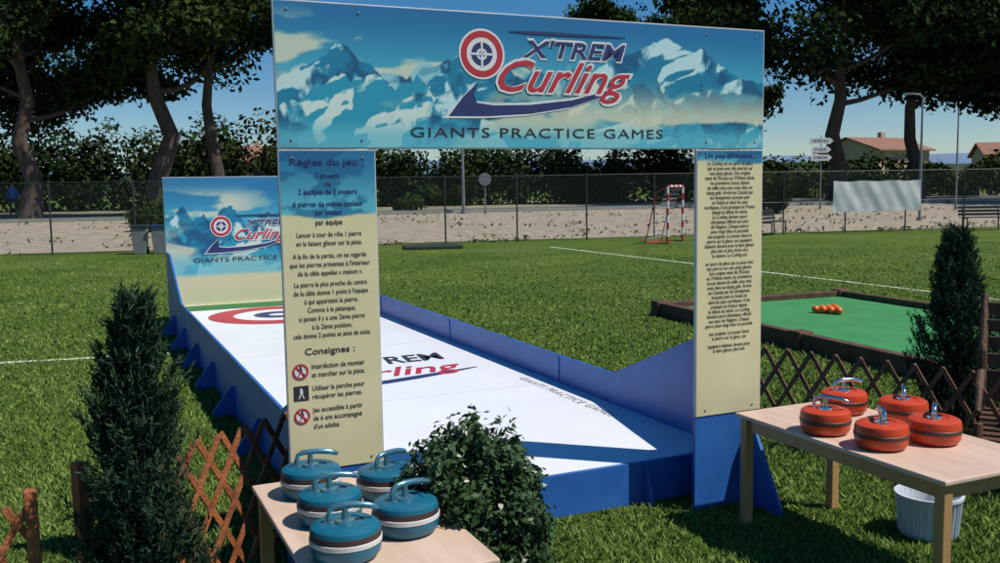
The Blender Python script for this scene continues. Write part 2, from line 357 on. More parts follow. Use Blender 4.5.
for base,L in ((b0,B),(o0,O)):
    for i,(x,y,a) in enumerate(L):
        o=base if i==0 else obj('curling_stone',base.data)
        o.location=(x,y,ZT+.002); o.rotation_euler=(0,0,a)
# ============================================================ TABLES
def table(corner,w,l):
    e=empty('wooden_table',(corner[0],corner[1],0),ANG)
    mb=MB(); mb.box((w/2,-l/2,ZT-.011),(w,l,.022)); mb.out('top',[M_tabletop],e,bevel=.006)
    mb=MB(); mb.box((w/2,-.05,ZT-.057),(w-.1,.02,.069)); mb.box((w/2,-l+.05,ZT-.057),(w-.1,.02,.069))
    mb.box((.05,-l/2,ZT-.057),(.02,l-.12,.069)); mb.box((w-.05,-l/2,ZT-.057),(.02,l-.12,.069)); mb.out('apron',[M_tableleg],e,bevel=.002)
    for k,(a,b) in enumerate([(.045,-.045),(w-.045,-.045),(.045,-l+.045),(w-.045,-l+.045)]):
        mb=MB(); mb.box((a,b,(ZT-.023)/2),(.05,.05,ZT-.023)); mb.out('leg_%d'%(k+1),[M_tableleg],e,bevel=.005)
    return e
table((1.22,4.86),.68,1.32); table((-1.03,3.76),.60,1.15)
# ============================================================ TUB under table
mb=MB(); mb.rev([(.13,0),(.135,.01),(.15,.20),(.165,.205),(.165,.22),(.150,.22),(.148,.21),(.13,.03)],28)
for j in range(28):
    t=2*math.pi*j/28; mb.bar((.138*math.cos(t),.138*math.sin(t),.02),(.152*math.cos(t),.152*math.sin(t),.2),.008,.012)
mb.out('white_plastic_tub',[mat('white_plastic',(.6,.64,.7),(.55,.58,.64),5,.4)],None,(2.16,4.66,0),smooth=True)
# ============================================================ TRELLIS FENCES
def trellis(a,b,h,m,posts=True,z0=.08,step=.17,ph=.06):
    a=Vector((*a,0));b=Vector((*b,0));d=b-a;L=d.length;e=empty('trellis_fence',a,math.atan2(d.y,d.x))
    mb=MB(); H=h-z0; run=H*.62
    for sgn,yy in ((1,-.007),(-1,.007)):
        x=-run
        while x<L+run:
            x0,zz0,x1,zz1=(x,z0,x+run,h) if sgn==1 else (x+run,z0,x,h)
            if x>=-.9*run and x+run<=L+.9*run:
                lo,hi=min(x0,x1),max(x0,x1)
                t=(0-lo)/(hi-lo) if lo<0 else 0
                t2=1 if hi<=L else (L-lo)/(hi-lo)
                pl=lambda q:(lo+(hi-lo)*q, (zz0+(zz1-zz0)*(q if x1>x0 else 1-q)))
                p0,p1=pl(t),pl(t2); j=random.uniform(-.006,.006)
                mb.bar((p0[0]+j,yy,p0[1]),(p1[0],yy,p1[1]),.011,.028)
            x+=step
    mb.out('lattice',[m],e,bevel=.001)
    if posts:
        mb=MB()
        for xx in (0,L): 
            mb.box((xx,.0,(h+ph)/2),(.045,.045,h+ph))
        mb.out('posts',[m],e,bevel=.004)
    return e
trellis((-1.62,3.52),(-.93,4.72),.72,M_orangewood,step=.14)
trellis((-2.5,3.0),(-1.74,3.38),.66,M_orangewood,step=.14)
trellis((1.72,6.60),(3.35,5.0),.66,M_redwood)
trellis((3.4,4.95),(4.6,3.9),.66,M_redwood)
# ============================================================ near shrubs
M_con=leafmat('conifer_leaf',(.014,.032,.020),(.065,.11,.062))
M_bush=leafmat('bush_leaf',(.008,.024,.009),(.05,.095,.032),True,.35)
M_bark=mat('bark',(.085,.062,.045),(.04,.03,.022),6,.9,bump=.8,bscale=20,stretch=(1,1,.25))
M_pot=mat('terracotta_pot',(.22,.09,.05),(.16,.07,.04),8,.8)
def conifer(loc,H,rad,seed,n=1300,lean=0):
    g=np.random.default_rng(seed); e=empty('conifer_shrub',loc)
    mb=MB(); mb.tube([(0,0,0),(.01+lean*.5,0,H*.5),(lean*.95,.01,H*.93)],[.022,.014,.004],8); mb.out('trunk',[M_bark],e)
    C=[];Vr=[];tt=[]
    for i in range(n):
        k=.10+.86*g.random()**1.15; z=H*k; a=g.random()*6.283
        lump=.62+.22*math.sin(k*13+a*2+seed)+.16*math.sin(k*29-a*3)+.42*g.random()
        rr_=rad*(min(1,(k-.03)*5)**.6)*((1-k)**.72*1.12+.02)*lump+.008
        st=g.random()**.5*rr_*.8
        base=np.array([math.cos(a)*st+lean*k,math.sin(a)*st,z]); dr=np.array([math.cos(a)*.55,math.sin(a)*.55,1.0+g.random()*.5]); dr/=np.linalg.norm(dr)
        ln=(.05+.09*g.random())*(1.0 if k<.8 else .7); m=26; q=g.random(m)
        pts=base+dr*(q*ln)[:,None]+g.normal(size=(m,3))*.009*(1.2-q)[:,None]
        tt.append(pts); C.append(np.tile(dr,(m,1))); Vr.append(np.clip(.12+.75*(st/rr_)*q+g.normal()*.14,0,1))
    P=np.concatenate(tt);D=np.concatenate(C);v=np.concatenate(Vr); N=len(P)
    D=D+g.normal(size=(N,3))*.5; D/=np.linalg.norm(D,axis=1)[:,None]
    s=g.normal(size=(N,3)); s-=D*(s*D).sum(1)[:,None]; s/=np.linalg.norm(s,axis=1)[:,None]
    l=(.016+.018*g.random(N))[:,None]; w=.0034
    V=np.stack([P-s*w,P+s*w,P+D*l+s*w*.4,P+D*l-s*w*.4],1).reshape(-1,3)
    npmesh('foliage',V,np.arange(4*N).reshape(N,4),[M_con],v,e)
    mb=MB(); mb.rev([(.10,-.0),(.11,0.01),(.13,.17),(.14,.17),(.14,.2),(.125,.2),(.12,.17)],24); mb.out('pot',[M_pot],e,smooth=True)
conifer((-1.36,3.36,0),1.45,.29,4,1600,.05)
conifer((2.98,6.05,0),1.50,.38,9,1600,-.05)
def bush(name,loc,rx,rz,cz,n,size,m,seed):
    g=np.random.default_rng(seed); e=empty(name,loc)
    d=g.normal(size=(n,3)); d/=np.linalg.norm(d,axis=1)[:,None]
    a=np.arctan2(d[:,1],d[:,0]); lump=1+.07*np.sin(a*5+d[:,2]*4+seed)+.06*np.sin(a*9-d[:,2]*7)+.06*np.sin(d[:,2]*15+a*4)+.05*g.normal(size=n)
    rad=(1-g.random(n)**2*.45)*lump
    P=d*rad[:,None]*np.array([rx,rx,rz])+np.array([0,0,cz])
    V,F=leaves(P,np.full(n,size),1.7,.35,out=d*.7)
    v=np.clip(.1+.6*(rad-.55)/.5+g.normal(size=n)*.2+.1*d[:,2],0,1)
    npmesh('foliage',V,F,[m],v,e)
    mb=MB()
    for k in range(14):
        t=g.random()*6.28; q=g.random(); mb.tube([(0,0,0),(math.cos(t)*rx*.4*q,math.sin(t)*rx*.4*q,cz*.7),(math.cos(t)*rx*.85*q,math.sin(t)*rx*.85*q,cz+rz*.85*(1-q*.5))],[.012,.008,.003],6)
    mb.out('stems',[M_bark],e); return e
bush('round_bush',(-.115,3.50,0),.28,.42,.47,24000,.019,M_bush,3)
# ============================================================ ENVIRONMENT frame
FXo=Vector((0,30.6,0)); fa=math.atan2(7.3,36); fx=Vector((math.cos(fa),math.sin(fa),0)); fn=Vector((-math.sin(fa),math.cos(fa),0))
def nh(n):
    return float(np.interp(n,[-1e5,.8,13,1e5],[0,0,.65,.65]))
def W3(m,n,z=0,rel=True): 
    q=FXo+fx*m+fn*n; return (q.x,q.y,z+(nh(n) if rel else 0))
def toN(x,y): 
    q=Vector((x,y,0))-FXo; return q.dot(fx),q.dot(fn)
def gz(x,y): return nh(toN(x,y)[1])
def grassmat():
    m=bpy.data.materials.new('lawn'); m.use_nodes=True; nt=m.node_tree; N=nt.nodes; L=nt.links; b=N['Principled BSDF']; b.inputs['Roughness'].default_value=.9; b.inputs['Specular IOR Level'].default_value=.15
    tc=N.new('ShaderNodeTexCoord')
    def noise(sc,det=5,rg=.6):
        n=N.new('ShaderNodeTexNoise'); n.inputs['Scale'].default_value=sc; n.inputs['Detail'].default_value=det; n.inputs['Roughness'].default_value=rg
        L.new(tc.outputs['Object'],n.inputs['Vector']); return n
    def ramp(src,c0,c1,a,bb):
        r=N.new('ShaderNodeValToRGB'); r.color_ramp.elements[0].position=a; r.color_ramp.elements[1].position=bb; r.color_ramp.elements[0].color=(*c0,1); r.color_ramp.elements[1].color=(*c1,1); L.new(src,r.inputs[0]); return r
    a=ramp(noise(.35,6,.6).outputs[0],(.066,.122,.020),(.112,.172,.034),.38,.62)
    bq=ramp(noise(4,9,.8).outputs[0],(.5,.5,.45),(1.4,1.35,1.2),.3,.7)
    c=ramp(noise(45,7,.75).outputs[0],(.3,.33,.3),(1.65,1.6,1.45),.32,.68)
    m1=N.new('ShaderNodeMix'); m1.data_type='RGBA'; m1.blend_type='MULTIPLY'; m1.inputs[0].default_value=1; L.new(a.outputs[0],m1.inputs[6]); L.new(bq.outputs[0],m1.inputs[7])
    m2=N.new('ShaderNodeMix'); m2.data_type='RGBA'; m2.blend_type='MULTIPLY'; m2.inputs[0].default_value=1; L.new(m1.outputs[2],m2.inputs[6]); L.new(c.outputs[0],m2.inputs[7])
    d=ramp(noise(1.7,7,.7).outputs[0],(0,0,0),(1,1,1),.56,.72)
    m3=N.new('ShaderNodeMix'); m3.data_type='RGBA'; L.new(m2.outputs[2],m3.inputs[6]); m3.inputs[7].default_value=(.13,.145,.05,1)
    m4=N.new('ShaderNodeMath'); m4.operation='MULTIPLY'; m4.inputs[1].default_value=.45; L.new(d.outputs[0],m4.inputs[0]); L.new(m4.outputs[0],m3.inputs[0])
    L.new(m3.outputs[2],b.inputs['Base Color'])
    bp=N.new('ShaderNodeBump'); bp.inputs['Strength'].default_value=.9; bp.inputs['Distance'].default_value=.04; L.new(noise(40,8,.75).outputs[0],bp.inputs['Height']); L.new(bp.outputs[0],b.inputs['Normal'])
    return m
M_lawn=grassmat()
ns=[-300,-60,-30,-10,0,.8,4,8,13,20,40,80,200,6000]; ms=[-6000,-200,-60,-30,0,30,60,200,6000]
V=[];F=[]
for n in ns:
    for m in ms: V.append(W3(m,n))
for i in range(len(ns)-1):
    for j in range(len(ms)-1): k=i*len(ms)+j; F.append((k,k+1,k+1+len(ms),k+len(ms)))
mb=MB(); mb.add(V,F); mb.out('ground',[M_lawn])
def strip(name,n0,n1,m,lift,mm=(-150,150)):
    k=[q for q in (.8,13) if n0<q<n1]; q=[n0]+k+[n1]; mb=MB(); V=[]
    for n in q: V+=[W3(mm[0],n,lift),W3(mm[1],n,lift)]
    mb.add(V,[(2*i,2*i+1,2*i+3,2*i+2) for i in range(len(q)-1)]); return mb.out(name,[m])
M_gravel=mat('gravel',(.44,.37,.29),(.20,.165,.12),7,.95,bump=.6,bscale=14,detail=10,stretch=(.35,1,1))
M_road=mat('asphalt',(.24,.235,.225),(.18,.18,.175),1.2,.9,bump=.2,bscale=30)
M_conc=mat('kerb_concrete',(.42,.40,.36),(.33,.32,.29),2,.85)
strip('gravel_bank',.9,12.6,M_gravel,.004)
strip('road',13.3,21,M_road,.004)
mb=MB(); mb.box((0,0,0),(300,.25,.14)); o=mb.out('kerb',[M_conc],None,W3(0,12.95,.06),(0,0,fa))
strip('dry_verge',21.1,40,mat('dry_ground',(.34,.30,.19),(.12,.13,.06),.8,.95,bump=.6,bscale=8,detail=8),.004)
def weeds(N=7000):
    g=np.random.default_rng(8); m=g.uniform(-45,50,N); n=g.random(N)**2.2*12; k=vnoise(m*.5+60,n*.9+20,5)+.25*vnoise(m*3+90,n*3,6)>.70
    m=m[k];n=n[k]; P=np.array([W3(a,b) for a,b in zip(m,n)]); P[:,2]+=g.random(len(P))*.10
    V,F=leaves(P,np.full(len(P),.09),1.8,.2); npmesh('weeds',V,F,[leafmat('weed_leaf',(.05,.08,.02),(.20,.20,.08))],np.clip(.5+.25*g.normal(size=len(P)),0,1))
weeds()
def line(a,b,w=.1):
    a=Vector(a);b=Vector(b);d=(b-a).normalized();q=Vector((-d.y,d.x))*w/2
    n=40; mb=MB(); V=[]
    for i in range(n+1):
        c=a+(b-a)*i/n; j=random.uniform(.8,1.15); V+=[(c.x+q.x*j,c.y+q.y*j,.006),(c.x-q.x*j,c.y-q.y*j,.006)]
    mb.add(V,[(2*i,2*i+1,2*i+3,2*i+2) for i in range(n)]); mb.out('pitch_line',[M_line])
M_line=mat('pitch_line_paint',(.66,.70,.62),(.34,.40,.26),14,.9,detail=8)
line((1.49,27.84),(7.6,13.5)); line((-14,7.9),(-3.7,10.42),.11)
def blades(N=290000):
    g=np.random.default_rng(5); u=g.random(N); y0,y1=3.2,27.; Y=y0*(y1/y0)**u; X=(g.random(N)*2-1)*(Y*.60+.5)
    keep=np.ones(N,bool); c,s=math.cos(ANG),math.sin(ANG); a=(X-OX)*c+(Y-OY)*s; t=-(X-OX)*s+(Y-OY)*c
    keep&=g.random(N)<np.interp(Y,[8,26],[1,.12])
    keep&=~((a>SL-.05)&(a<SR+.05)&(t>T0-.05)&(t<T1))
    ux,uy=.345,-.94; pu=(X-2.2)*ux+(Y-12.9)*uy; pv=(X-2.2)*.94+(Y-12.9)*.345
    keep&=~((pu>-.1)&(pu<6.3)&(pv>-.1)&(pv<3.3))
    X=X[keep];Y=Y[keep];N=len(X)
    tuft=vnoise(X*6+50,Y*6+50,4); big=vnoise(X*.8+5,Y*.8+9,3); h=(.015+.024*g.random(N))*(.55+.8*tuft)*np.interp(Y,[4,10,26],[1,1,.75]); w=.0022+.0007*Y
    P=np.stack([X,Y,np.zeros(N)],1); an=g.random(N)*6.283; sd_=np.stack([np.cos(an),np.sin(an),np.zeros(N)],1)*w[:,None]
    lean=np.stack([g.normal(size=N)*.6,g.normal(size=N)*.6,np.ones(N)],1)*h[:,None]
    V=np.stack([P-sd_,P+sd_,P+lean],1).reshape(-1,3)
    npmesh('grass',V,np.arange(3*N).reshape(N,3),[leafmat('grass_blade',(.075,.145,.024),(.28,.36,.10))],np.clip(.0+.35*tuft+.3*big+.22*g.normal(size=N),0,1))
blades()
# ============================================================ BILLIARD LAWN TABLE
bt=empty('giant_billiard_table',(2.2,12.9,0),math.atan2(.345,.94))
LB,WB=6.0,3.05
mb=MB(); mb.box((WB/2,-LB/2,.05),(WB-.1,LB-.1,.10)); mb.out('cloth',[mat('green_baize',(.035,.23,.065),(.027,.19,.052),2,.9,detail=8)],bt)
mb=MB()
for c,d in (((WB/2,0,.09),(WB,.12,.18)),((WB/2,-LB,.09),(WB,.12,.18)),((0,-LB/2,.091),(.12,LB-.12,.18)),((WB,-LB/2,.091),(.12,LB-.12,.18))): mb.box(c,d)
mb.out('wood_rails',[M_oldwood],bt,bevel=.01)
mb=MB()
for a,b in ((.0,0),(WB,0),(0,-LB),(WB,-LB),(0,-LB/2),(WB,-LB/2)): mb.box((a,b,.10),(.2,.2,.205))
mb.out('pocket_blocks',[M_oldwood],bt,bevel=.02)
e=empty('billiard_balls',(4.27,12.1,.1),math.atan2(.345,.94)); mb=MB(); rb=.05
for r_ in range(4):
    for c_ in range(r_+1):
        V=[(math.sin(math.pi*i/8)*rb,-math.cos(math.pi*i/8)*rb) for i in range(1,8)]
        mb.rev(V,14,((c_-r_/2)*2*rb,r_*1.74*rb-.15,rb),None)
mb.out('balls',[mat('orange_ball',(.75,.16,.02),(.7,.12,.02),6,.3)],e,smooth=True)
# ============================================================ WOODEN CHAIR (right edge)
ch=empty('wooden_chair',(3.05,5.35,0),-.5)
mb=MB()
for x in (-.26,.26):
    mb.tube([(x,.30,0),(x,.22,.35),(x,.26,.75),(x,.42,1.08)],[.03,.03,.028,.022],8)
    mb.tube([(x,-.3,0),(x,-.26,.42)],.028,8)
    mb.tube([(x,.26,.62),(x,0,.66),(x,-.24,.62),(x,-.34,.50)],[.022,.024,.024,.018],8)
for i in range(7): mb.box((0,.22-.08*i,.40-.012*i),(.52,.065,.02))
for i in range(6): 
    mb.box((0,.25+.022*i*i*.25,.50+.10*i),(.52,.018,.075))
mb.out('frame_and_slats',[M_oldwood],ch,bevel=.004)
# ============================================================ CHAIN LINK FENCE
fe=empty('wire_fence',(FXo.x,FXo.y,0),fa)
mb=MB(); 
for i in range(-22,26):
    x=i*2.35+.6; mb.tube([(x,0,0),(x,0,2.2)],.028,6)
for z in (.06,1.1,2.14): mb.tube([(-52,0,z),(60,0,z)],.010,4)
mb.out('posts_and_rails',[M_dark],fe)
mb=MB(); x=-48
while x<56:
    mb.add([(x,0,.05),(x+.007,0,.05),(x+2.09,0,2.14),(x+2.083,0,2.14)],[(0,1,2,3)]); mb.add([(x,0.003,2.14),(x+.007,0.003,2.14),(x+2.09,0.003,.05),(x+2.083,0.003,.05)],[(0,1,2,3)]); x+=.085
mb.out('wire_mesh',[mat('green_wire',(.05,.07,.055),(.04,.055,.045),5,.5)],fe)
def wrinkle():
    nx,nz=60,16; V=[];F=[]
    for j in range(nz):
        for i in range(nx):
            u=i/(nx-1);v=j/(nz-1); V.append((u*3.4,-.04+.012*math.sin(u*17+v*5)+.008*math.sin(v*7+u*41),.72+v*1.08-.03*math.sin(u*math.pi*3)**2*(v)+.02*math.sin(u*math.pi*2)**2*(1-v)))
    for j in range(nz-1):
        for i in range(nx-1): k=j*nx+i; F.append((k,k+1,k+1+nx,k+nx))
    mb=MB(); mb.add(V,F); return mb
m_,n_=toN(11.6,33)
fb=empty('fence_banner',W3(m_,-.02,0),fa); wrinkle().out('vinyl_sheet',[mat('banner_vinyl',(.62,.64,.64),(.46,.48,.47),1.2,.6)],fb,smooth=True)
# ============================================================ GOAL, BINS, PALLET, BENCHES, SIGNS
go=empty('handball_goal',(5.05,28.3,0),math.radians(62)); mb=MB(); mb2=MB()
GW,GH,GD=1.5,1.72,.7
def striped(a,b):
    a=Vector(a);b=Vector(b); n=max(3,int((b-a).length/.2))
    for i in range(n): (mb if i%2 else mb2).tube([a+(b-a)*i/n,a+(b-a)*(i+1)/n],.04,8)
striped((0,0,0),(0,0,GH)); striped((GW,0,0),(GW,0,GH)); striped((0,0,GH),(GW,0,GH))
for x in (0,GW):
    mb2.tube([(x,0,GH-.02),(x,GD*.5,GH*.9),(x,GD,.02),(x,0,.02)],.02,6)
mb2.tube([(0,GD,.02),(GW,GD,.02)],.02,6)
mb.out('white_stripes',[M_wink],go); mb2.out('red_stripes',[M_red],go)
mb=MB()
for i in range(16): 
    x=GW*i/15; mb.add([(x,GD*.05,GH),(x+.008,GD*.05,GH),(x+.008,GD,.02),(x,GD,.02)],[(0,1,2,3)])
for i in range(14):
    t=i/13; z=GH*(1-t)+.02; y=GD*t; mb.add([(0,y,z),(GW,y,z),(GW,y,z+.008),(0,y,z+.008)],[(0,1,2,3)])
mb.out('net',[M_wink],go)
M_bin=mat('bin_plastic',(.22,.23,.24),(.17,.18,.19),5,.5); M_lid=mat('bin_lid',(.02,.05,.14),None,5,.4)
for x,y,l in ((-10.55,27.75,M_dark),(-9.98,27.8,M_lid)):
    e=empty('trash_bin',(x,y,0),fa); mb=MB()
    mb.add([(-.17,-.17,0),(.17,-.17,0),(.17,.17,0),(-.17,.17,0),(-.22,-.24,.78),(.22,-.24,.78),(.22,.22,.78),(-.22,.22,.78)],[(0,3,2,1),(4,5,6,7),(0,1,5,4),(1,2,6,5),(2,3,7,6),(3,0,4,7)])
    mb.out('body',[M_bin],e,bevel=.02); mb=MB(); mb.box((0,-.01,.82),(.50,.52,.07)); mb.tube([(-.2,.26,.8),(.2,.26,.8)],.025,8); mb.tube([(-.2,.2,.08),(-.14,.2,.08)],.09,12); mb.tube([(.14,.2,.08),(.2,.2,.08)],.09,12); mb.out('lid_and_wheels',[l],e,bevel=.015)
e=empty('timber_stack',(-2.0,28.1,0),fa); mb=MB()
for i in range(4): mb.box((0,i*.25-.4,.05+.01*(i%2)),(1.7,.2,.08))
mb.out('timbers',[M_dark],e,bevel=.01)
def bench(loc,rz,s=1):
    e=empty('park_bench',loc,rz); mb=MB()
    for x in (-.6,.6):
        mb.tube([(x,-.2,0),(x,-.2,.43)],.025,6); mb.tube([(x,.2,0),(x,.22,.45),(x,.32,.85)],.025,6); mb.tube([(x,-.2,.43),(x,.2,.43)],.02,6)
    for i in range(4): mb.box((0,-.18+.12*i,.46),(1.5,.10,.03))
    for i in range(3): mb.box((0,.25+.03*i,.56+.12*i),(1.5,.025,.09))
    mb.out('frame_and_slats',[M_dark],e,bevel=.004)
bench((9.4,32.4,0),.9); bench((16.9,33.0,0),-.1)
def pole(name,x,y,h,r0=.06,kind=None):
    e=empty(name,(x,y,gz(x,y))); mb=MB(); mb.tube([(0,0,0),(0,0,h*.5),(0,0,h)],[r0,r0*.85,r0*.6],10)
    mb.tube([(0,0,0),(0,0,.12)],r0*1.7,10)
    if kind=='lamp':
        mb.tube([(0,0,h),(-.15,-.02,h+.10),(-.5,-.06,h+.14)],[.035,.03,.025],8); mb.box((-.6,-.08,h+.13),(.4,.15,.07))
    mb.out('column',[M_grey],e,smooth=True); return e
pole('street_lamp',16.9,38.0,4.9,.06,'lamp'); pole('street_lamp',21.0,43.5,4.6,.05); pole('utility_pole',-1.6,43.0,3.4,.08)
e=pole('traffic_sign',15.0,44.2,3.4,.04); mb=MB()
for z,w in ((3.15,1.1),(2.75,.9),(2.38,1.0)): mb.prism([(-w/2,z-.14),(w/2-.16,z-.14),(w/2,z),(w/2-.16,z+.14),(-w/2,z+.14)],'y',-.075,-.05)
mb.out('arrow_boards',[M_wink],e)
for z,w in ((3.15,.8),(2.75,.6),(2.38,.7)): text('CENTRE VILLE' if z>3 else ('STADE' if z>2.5 else 'GYMNASE'),e,(-.05,-.079,z),w*.9,.12,M_navy,RX,0,.01)
e=pole('traffic_sign',-.6,42.5,1.65,.035); ringmesh('disc_back',e,(0,-.045,1.55),0,.285,M_grey,RX); ringmesh('disc_face',e,(0,-.05,1.55),0,.26,M_grey,RX)
# ============================================================ PERSON
def person(x,y,h,rz):
    z0=gz(x,y); e=empty('person',(x,y,z0),rz); k=h/1.75
    J=[(0,0,.95,.15,.11),(0,0,1.15,.14,.10),(0,.0,1.38,.17,.11),(0,0,1.48,.06,.06),(0,-.01,1.56,.055,.06),(0,-.02,1.66,.09,.105),(0,-.01,1.74,.05,.06),
       (.18,0,1.42,.055,.055),(.25,.02,1.15,.042,.042),(.24,-.10,.92,.032,.032),(.24,-.13,.83,.04,.025),
       (-.18,0,1.42,.055,.055),(-.27,.03,1.16,.042,.042),(-.22,-.06,.92,.032,.032),(-.22,-.08,.83,.04,.025),
       (.09,0,.88,.085,.09),(.11,-.05,.50,.058,.06),(.11,.02,.09,.042,.045),(.12,-.12,.04,.04,.035),
       (-.09,0,.88,.085,.09),(-.11,.06,.50,.058,.06),(-.11,.16,.09,.042,.045),(-.12,.04,.04,.04,.035)]
    E=[(0,1),(1,2),(2,3),(3,4),(4,5),(5,6),(2,7),(7,8),(8,9),(9,10),(2,11),(11,12),(12,13),(13,14),(0,15),(15,16),(16,17),(17,18),(0,19),(19,20),(20,21),(21,22)]
    me=bpy.data.meshes.new('body'); me.from_pydata([(a*k,b*k,c*k) for a,b,c,_,_ in J],E,[]); o=obj('body',me,e)
    o.modifiers.new('skin','SKIN'); sv=me.skin_vertices[0].data
    for i,j in enumerate(J): sv[i].radius=(j[3]*k,j[4]*k); sv[i].use_root=(i==0)
    sb=o.modifiers.new('sub','SUBSURF'); sb.levels=2; sb.render_levels=2
    m=bpy.data.materials.new('person_clothes'); m.use_nodes=True; nt=m.node_tree; N=nt.nodes; L=nt.links
    tc=N.new('ShaderNodeTexCoord'); sx=N.new('ShaderNodeSeparateXYZ'); L.new(tc.outputs['Object'],sx.inputs[0])
    mr=N.new('ShaderNodeMath'); mr.operation='DIVIDE'; mr.inputs[1].default_value=1.8*k; L.new(sx.outputs[2],mr.inputs[0])
    r_=N.new('ShaderNodeValToRGB'); r_.color_ramp.interpolation='CONSTANT'; cr=r_.color_ramp
    cr.elements[0].position=0; cr.elements[0].color=(.03,.03,.03,1); cr.elements[1].position=.05; cr.elements[1].color=(.03,.04,.07,1)
    for pos,c in ((.53,(.03,.14,.55)),(.835,(.45,.27,.19)),(.935,(.03,.02,.015))): q=cr.elements.new(pos); q.color=(*c,1)
    L.new(mr.outputs[0],r_.inputs[0]); L.new(r_.outputs[0],N['Principled BSDF'].inputs['Base Color']); me.materials.append(m)
person(-25.6,50,1.75,.6)
# ============================================================ TREES
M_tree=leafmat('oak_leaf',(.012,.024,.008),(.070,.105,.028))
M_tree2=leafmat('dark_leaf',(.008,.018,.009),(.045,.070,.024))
def tree(x,y,H,cr,hb,seed,nleaf=15000,lm=None,r0=.35,name='oak_tree',leaf=.24,lean=(0,0),nb=11,cl=.17):
    g=np.random.default_rng(seed); rg=random.Random(seed); e=empty(name,(x,y,gz(x,y)-.05)); mb=MB(); tips=[]
    def br(p,d,l,r,dep):
        pts=[Vector(p)];rs=[r];n=5; d=Vector(d).normalized()
        for i in range(n):
            d=(d+Vector((rg.gauss(0,.18),rg.gauss(0,.18),rg.gauss(.03,.12)))).normalized(); pts.append(pts[-1]+d*l/n); rs.append(r*(1-.62*(i+1)/n))
        mb.tube(pts,rs,6 if dep else 10,cap=False)
        if dep>=2: 
            tips.append(pts[-1]); 
            if rg.random()<.6: tips.append(pts[2])
            return
        k=rg.randint(4,5)
        for i in range(k):
            q=pts[2+min(i,3)] ; a=rg.random()*6.283; v=Vector((math.cos(a),math.sin(a),rg.uniform(-.35,.6)))
            br(q,(d*.6+v).normalized(),l*rg.uniform(.45,.65),rs[2]*.5,dep+1)
        tips.append(pts[-1]); tips.append(pts[3])
    tr=[Vector((0,0,0))];rs=[r0*1.35]
    n=7
    for i in range(1,n+1): tr.append(Vector((lean[0]*i/n*H*.75+rg.gauss(0,.22),lean[1]*i/n*H*.75+rg.gauss(0,.22),H*.75*i/n))); rs.append(r0*(1.05-.85*i/n))
    mb.tube(tr,rs,12,cap=False)
    for i in range(nb):
        t=hb/(H*.75)+ (1-hb/(H*.75))*(i/(nb-1))**.9; q=t*n; k=min(int(q),n-1); p0=tr[k].lerp(tr[k+1],q-k); a=i*2.4+rg.random()
        fall=1-.45*(i/(nb-1)); v=Vector((math.cos(a),math.sin(a),.3+.8*i/nb)); br(p0,v,cr*.70*fall*rg.uniform(.8,1.15),r0*.42*(1-.6*t),0 if rg.random()<.8 else 1)
    mb.out('trunk_and_limbs',[M_bark],e,smooth=True)
    T=np.array([list(t) for t in tips]); ok=(T[:,2]>hb*.7)&(T[:,2]+gz(x,y)<18); T=T[ok]; keep=g.random(len(T))<.94; T=T[keep]
    m=max(1,nleaf//len(T)); P=[];vv=[];D=[]
    for c in T:
        rr_=g.uniform(.65,1.35)*cr*cl; d=g.normal(size=(m,3)); d/=np.linalg.norm(d,axis=1)[:,None]; q=g.random(m)**.45
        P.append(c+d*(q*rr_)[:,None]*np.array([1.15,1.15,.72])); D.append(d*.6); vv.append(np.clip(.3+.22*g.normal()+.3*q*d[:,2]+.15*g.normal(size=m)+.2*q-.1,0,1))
    P=np.concatenate(P);D=np.concatenate(D);v=np.concatenate(vv)
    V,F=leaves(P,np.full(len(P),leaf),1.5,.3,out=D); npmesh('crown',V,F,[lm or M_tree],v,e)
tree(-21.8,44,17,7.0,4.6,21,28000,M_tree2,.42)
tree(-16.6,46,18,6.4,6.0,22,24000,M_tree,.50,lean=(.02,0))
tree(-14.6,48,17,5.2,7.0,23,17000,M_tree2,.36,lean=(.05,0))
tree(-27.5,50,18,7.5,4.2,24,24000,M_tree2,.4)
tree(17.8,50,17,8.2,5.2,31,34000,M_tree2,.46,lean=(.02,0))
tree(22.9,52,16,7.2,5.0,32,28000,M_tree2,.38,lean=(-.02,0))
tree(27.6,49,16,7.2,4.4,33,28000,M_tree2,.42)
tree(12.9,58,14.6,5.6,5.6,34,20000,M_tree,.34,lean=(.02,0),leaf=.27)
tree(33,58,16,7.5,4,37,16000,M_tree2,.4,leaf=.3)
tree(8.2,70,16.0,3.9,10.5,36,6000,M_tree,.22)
def hedge(name,pts,lm,size,per,seed):
    g=np.random.default_rng(seed); P=[];D=[];vv=[]
    for x,y,rx,rz in pts:
        z0=gz(x,y)
        for k in range(5):
            cx=x+g.normal()*rx*.45; cy=y+g.normal()*rx*.4; cz=z0+rz*g.uniform(.15,.8); r_=rx*g.uniform(.35,.62); m=per//5
            d=g.normal(size=(m,3)); d/=np.linalg.norm(d,axis=1)[:,None]; q=1-.4*g.random(m)**2+.1*g.normal(size=m)
            c=np.array([cx,cy,cz]); pp=c+d*q[:,None]*np.array([r_,r_,rz*.36]); pp[:,2]=np.maximum(pp[:,2],z0+.02)
            P.append(pp);D.append(d*.8);vv.append(np.clip(.3+.25*d[:,2]+.15*g.normal()+.16*g.normal(size=m),0,1))
    P=np.concatenate(P);D=np.concatenate(D);v=np.concatenate(vv); V,F=leaves(P,np.full(len(P),size),1.5,.3,out=D); return npmesh(name,V,F,[lm],v)
rg=random.Random(2)
hedge('hedge',[(x+rg.gauss(0,.3),61+rg.gauss(0,1)+x*.15,2.1,rg.uniform(3.2,4.5)) for x in np.arange(-14,14.5,1.0)],M_tree2,.22,1100,1)
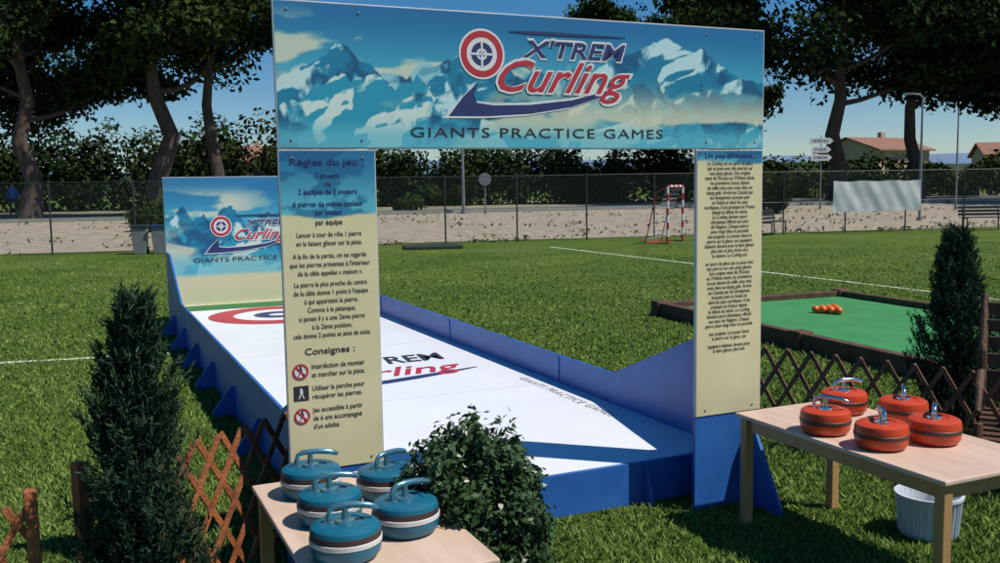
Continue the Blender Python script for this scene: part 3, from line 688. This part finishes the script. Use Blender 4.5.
hedge('hedge',[(x,62+rg.gauss(0,1.5),2.8,rg.uniform(4.0,6.2)) for x in np.arange(-44,-15,1.5)],M_tree2,.26,1300,2)
hedge('hedge',[(x,66+rg.gauss(0,1.2),2.2,rg.uniform(2.0,3.4)) for x in np.arange(13,48,1.6)],M_tree,.24,800,3)
for x,y,rx,rz,s in ((-12.6,36,1.2,1.3,5),(-14.2,38.5,1.0,1.0,6),(-9.2,40,1.5,1.3,7),(-3.2,44,1.0,1.2,8),(12.5,42,.9,1.5,9),(14.5,60,1.8,5,10)):
    hedge('shrub',[(x,y,rx,rz)],M_tree,.11,2600,s)
# ============================================================ HOUSES
M_wall=mat('render_wall',(.50,.38,.27),(.42,.32,.22),1,.9,bump=.1); M_roof=mat('roof_tiles',(.30,.15,.095),(.18,.09,.06),3,.9,bump=.7,bscale=8,stretch=(4,.5,1)); M_glass=mat('window_glass',(.03,.04,.05),None,2,.1); M_shut=mat('shutters',(.25,.2,.14),None,3,.7)
def house(x,y,w,d,h,rh,rz,name='stucco_house'):
    e=empty(name,(x,y,gz(x,y)),rz); mb=MB(); mb.box((0,0,h/2),(w,d,h)); mb.prism([(-d/2,h),(d/2,h),(0,h+rh)],'x',-w/2,w/2); mb.out('walls',[M_wall],e)
    mb=MB()
    for s in (-1,1):
        a=Vector((0,s*(d/2+.5),h-.5*rh/(d/2)+.06)); b=Vector((0,-s*0.0,h+rh+.06))
        V=[(-w/2-.4,a.y,a.z),(w/2+.4,a.y,a.z),(w/2+.4,b.y,b.z),(-w/2-.4,b.y,b.z)]; V2=[(q[0],q[1],q[2]+.16) for q in V]
        mb.add(V+V2,[(0,3,2,1),(4,5,6,7),(0,1,5,4),(1,2,6,5),(2,3,7,6),(3,0,4,7)])
    mb.out('roof',[M_roof],e)
    mb=MB(); mb2=MB(); mb3=MB()
    n=max(2,int(w/3)); fl_=[1.5] if h<4 else [1.5,h-1.4]
    for i in range(n):
        xx=-w/2+w*(i+.5)/n
        for z in fl_:
            mb.box((xx,-d/2-.0,z),(.9,.06,1.2))
            for s in (-1,1): mb2.box((xx+s*.72,-d/2-.04,z),(.48,.06,1.25))
            mb3.box((xx,-d/2-.05,z-.68),(1.1,.16,.08))
    mb.out('windows',[M_glass],e); mb2.out('shutters',[M_shut],e); mb3.out('sills',[M_conc],e)
    mb=MB(); mb.box((w*.28,d*.1,h+rh+.2),(.7,.5,1.3)); mb.out('chimney',[M_wall],e)
house(41,104,8,8,4.3,1.3,.5); house(57,104,8,9,3.6,1.3,-.3); house(-31,112,9,8,4.6,1.6,.15)
def hills(name,dist,amp,col,seed,x0=-1.3,x1=1.3):
    m=mat(name+'_mat',col,tuple(v*.85 for v in col),.002,1,spec=0); nx=160; mb=MB(); V=[];F=[]
    for i in range(nx):
        t=x0+(x1-x0)*i/(nx-1); x=math.sin(t)*dist;y=math.cos(t)*dist; h=amp*(.35+.9*float(fbm(np.array([t*4+seed]),np.array([.3]),seed)[0]))
        V+=[(x,y,0),(x*1.05,y*1.05,h*.6),(x*1.12,y*1.12,h)]
    for i in range(nx-1):
        for j in (0,1): k=3*i+j; F.append((k,k+3,k+4,k+1))
    mb.add(V,F); mb.out(name,[m],smooth=True)
hills('distant_hills',4500,170,(.17,.25,.36),2); hills('wooded_hills',900,22,(.05,.075,.05),6)
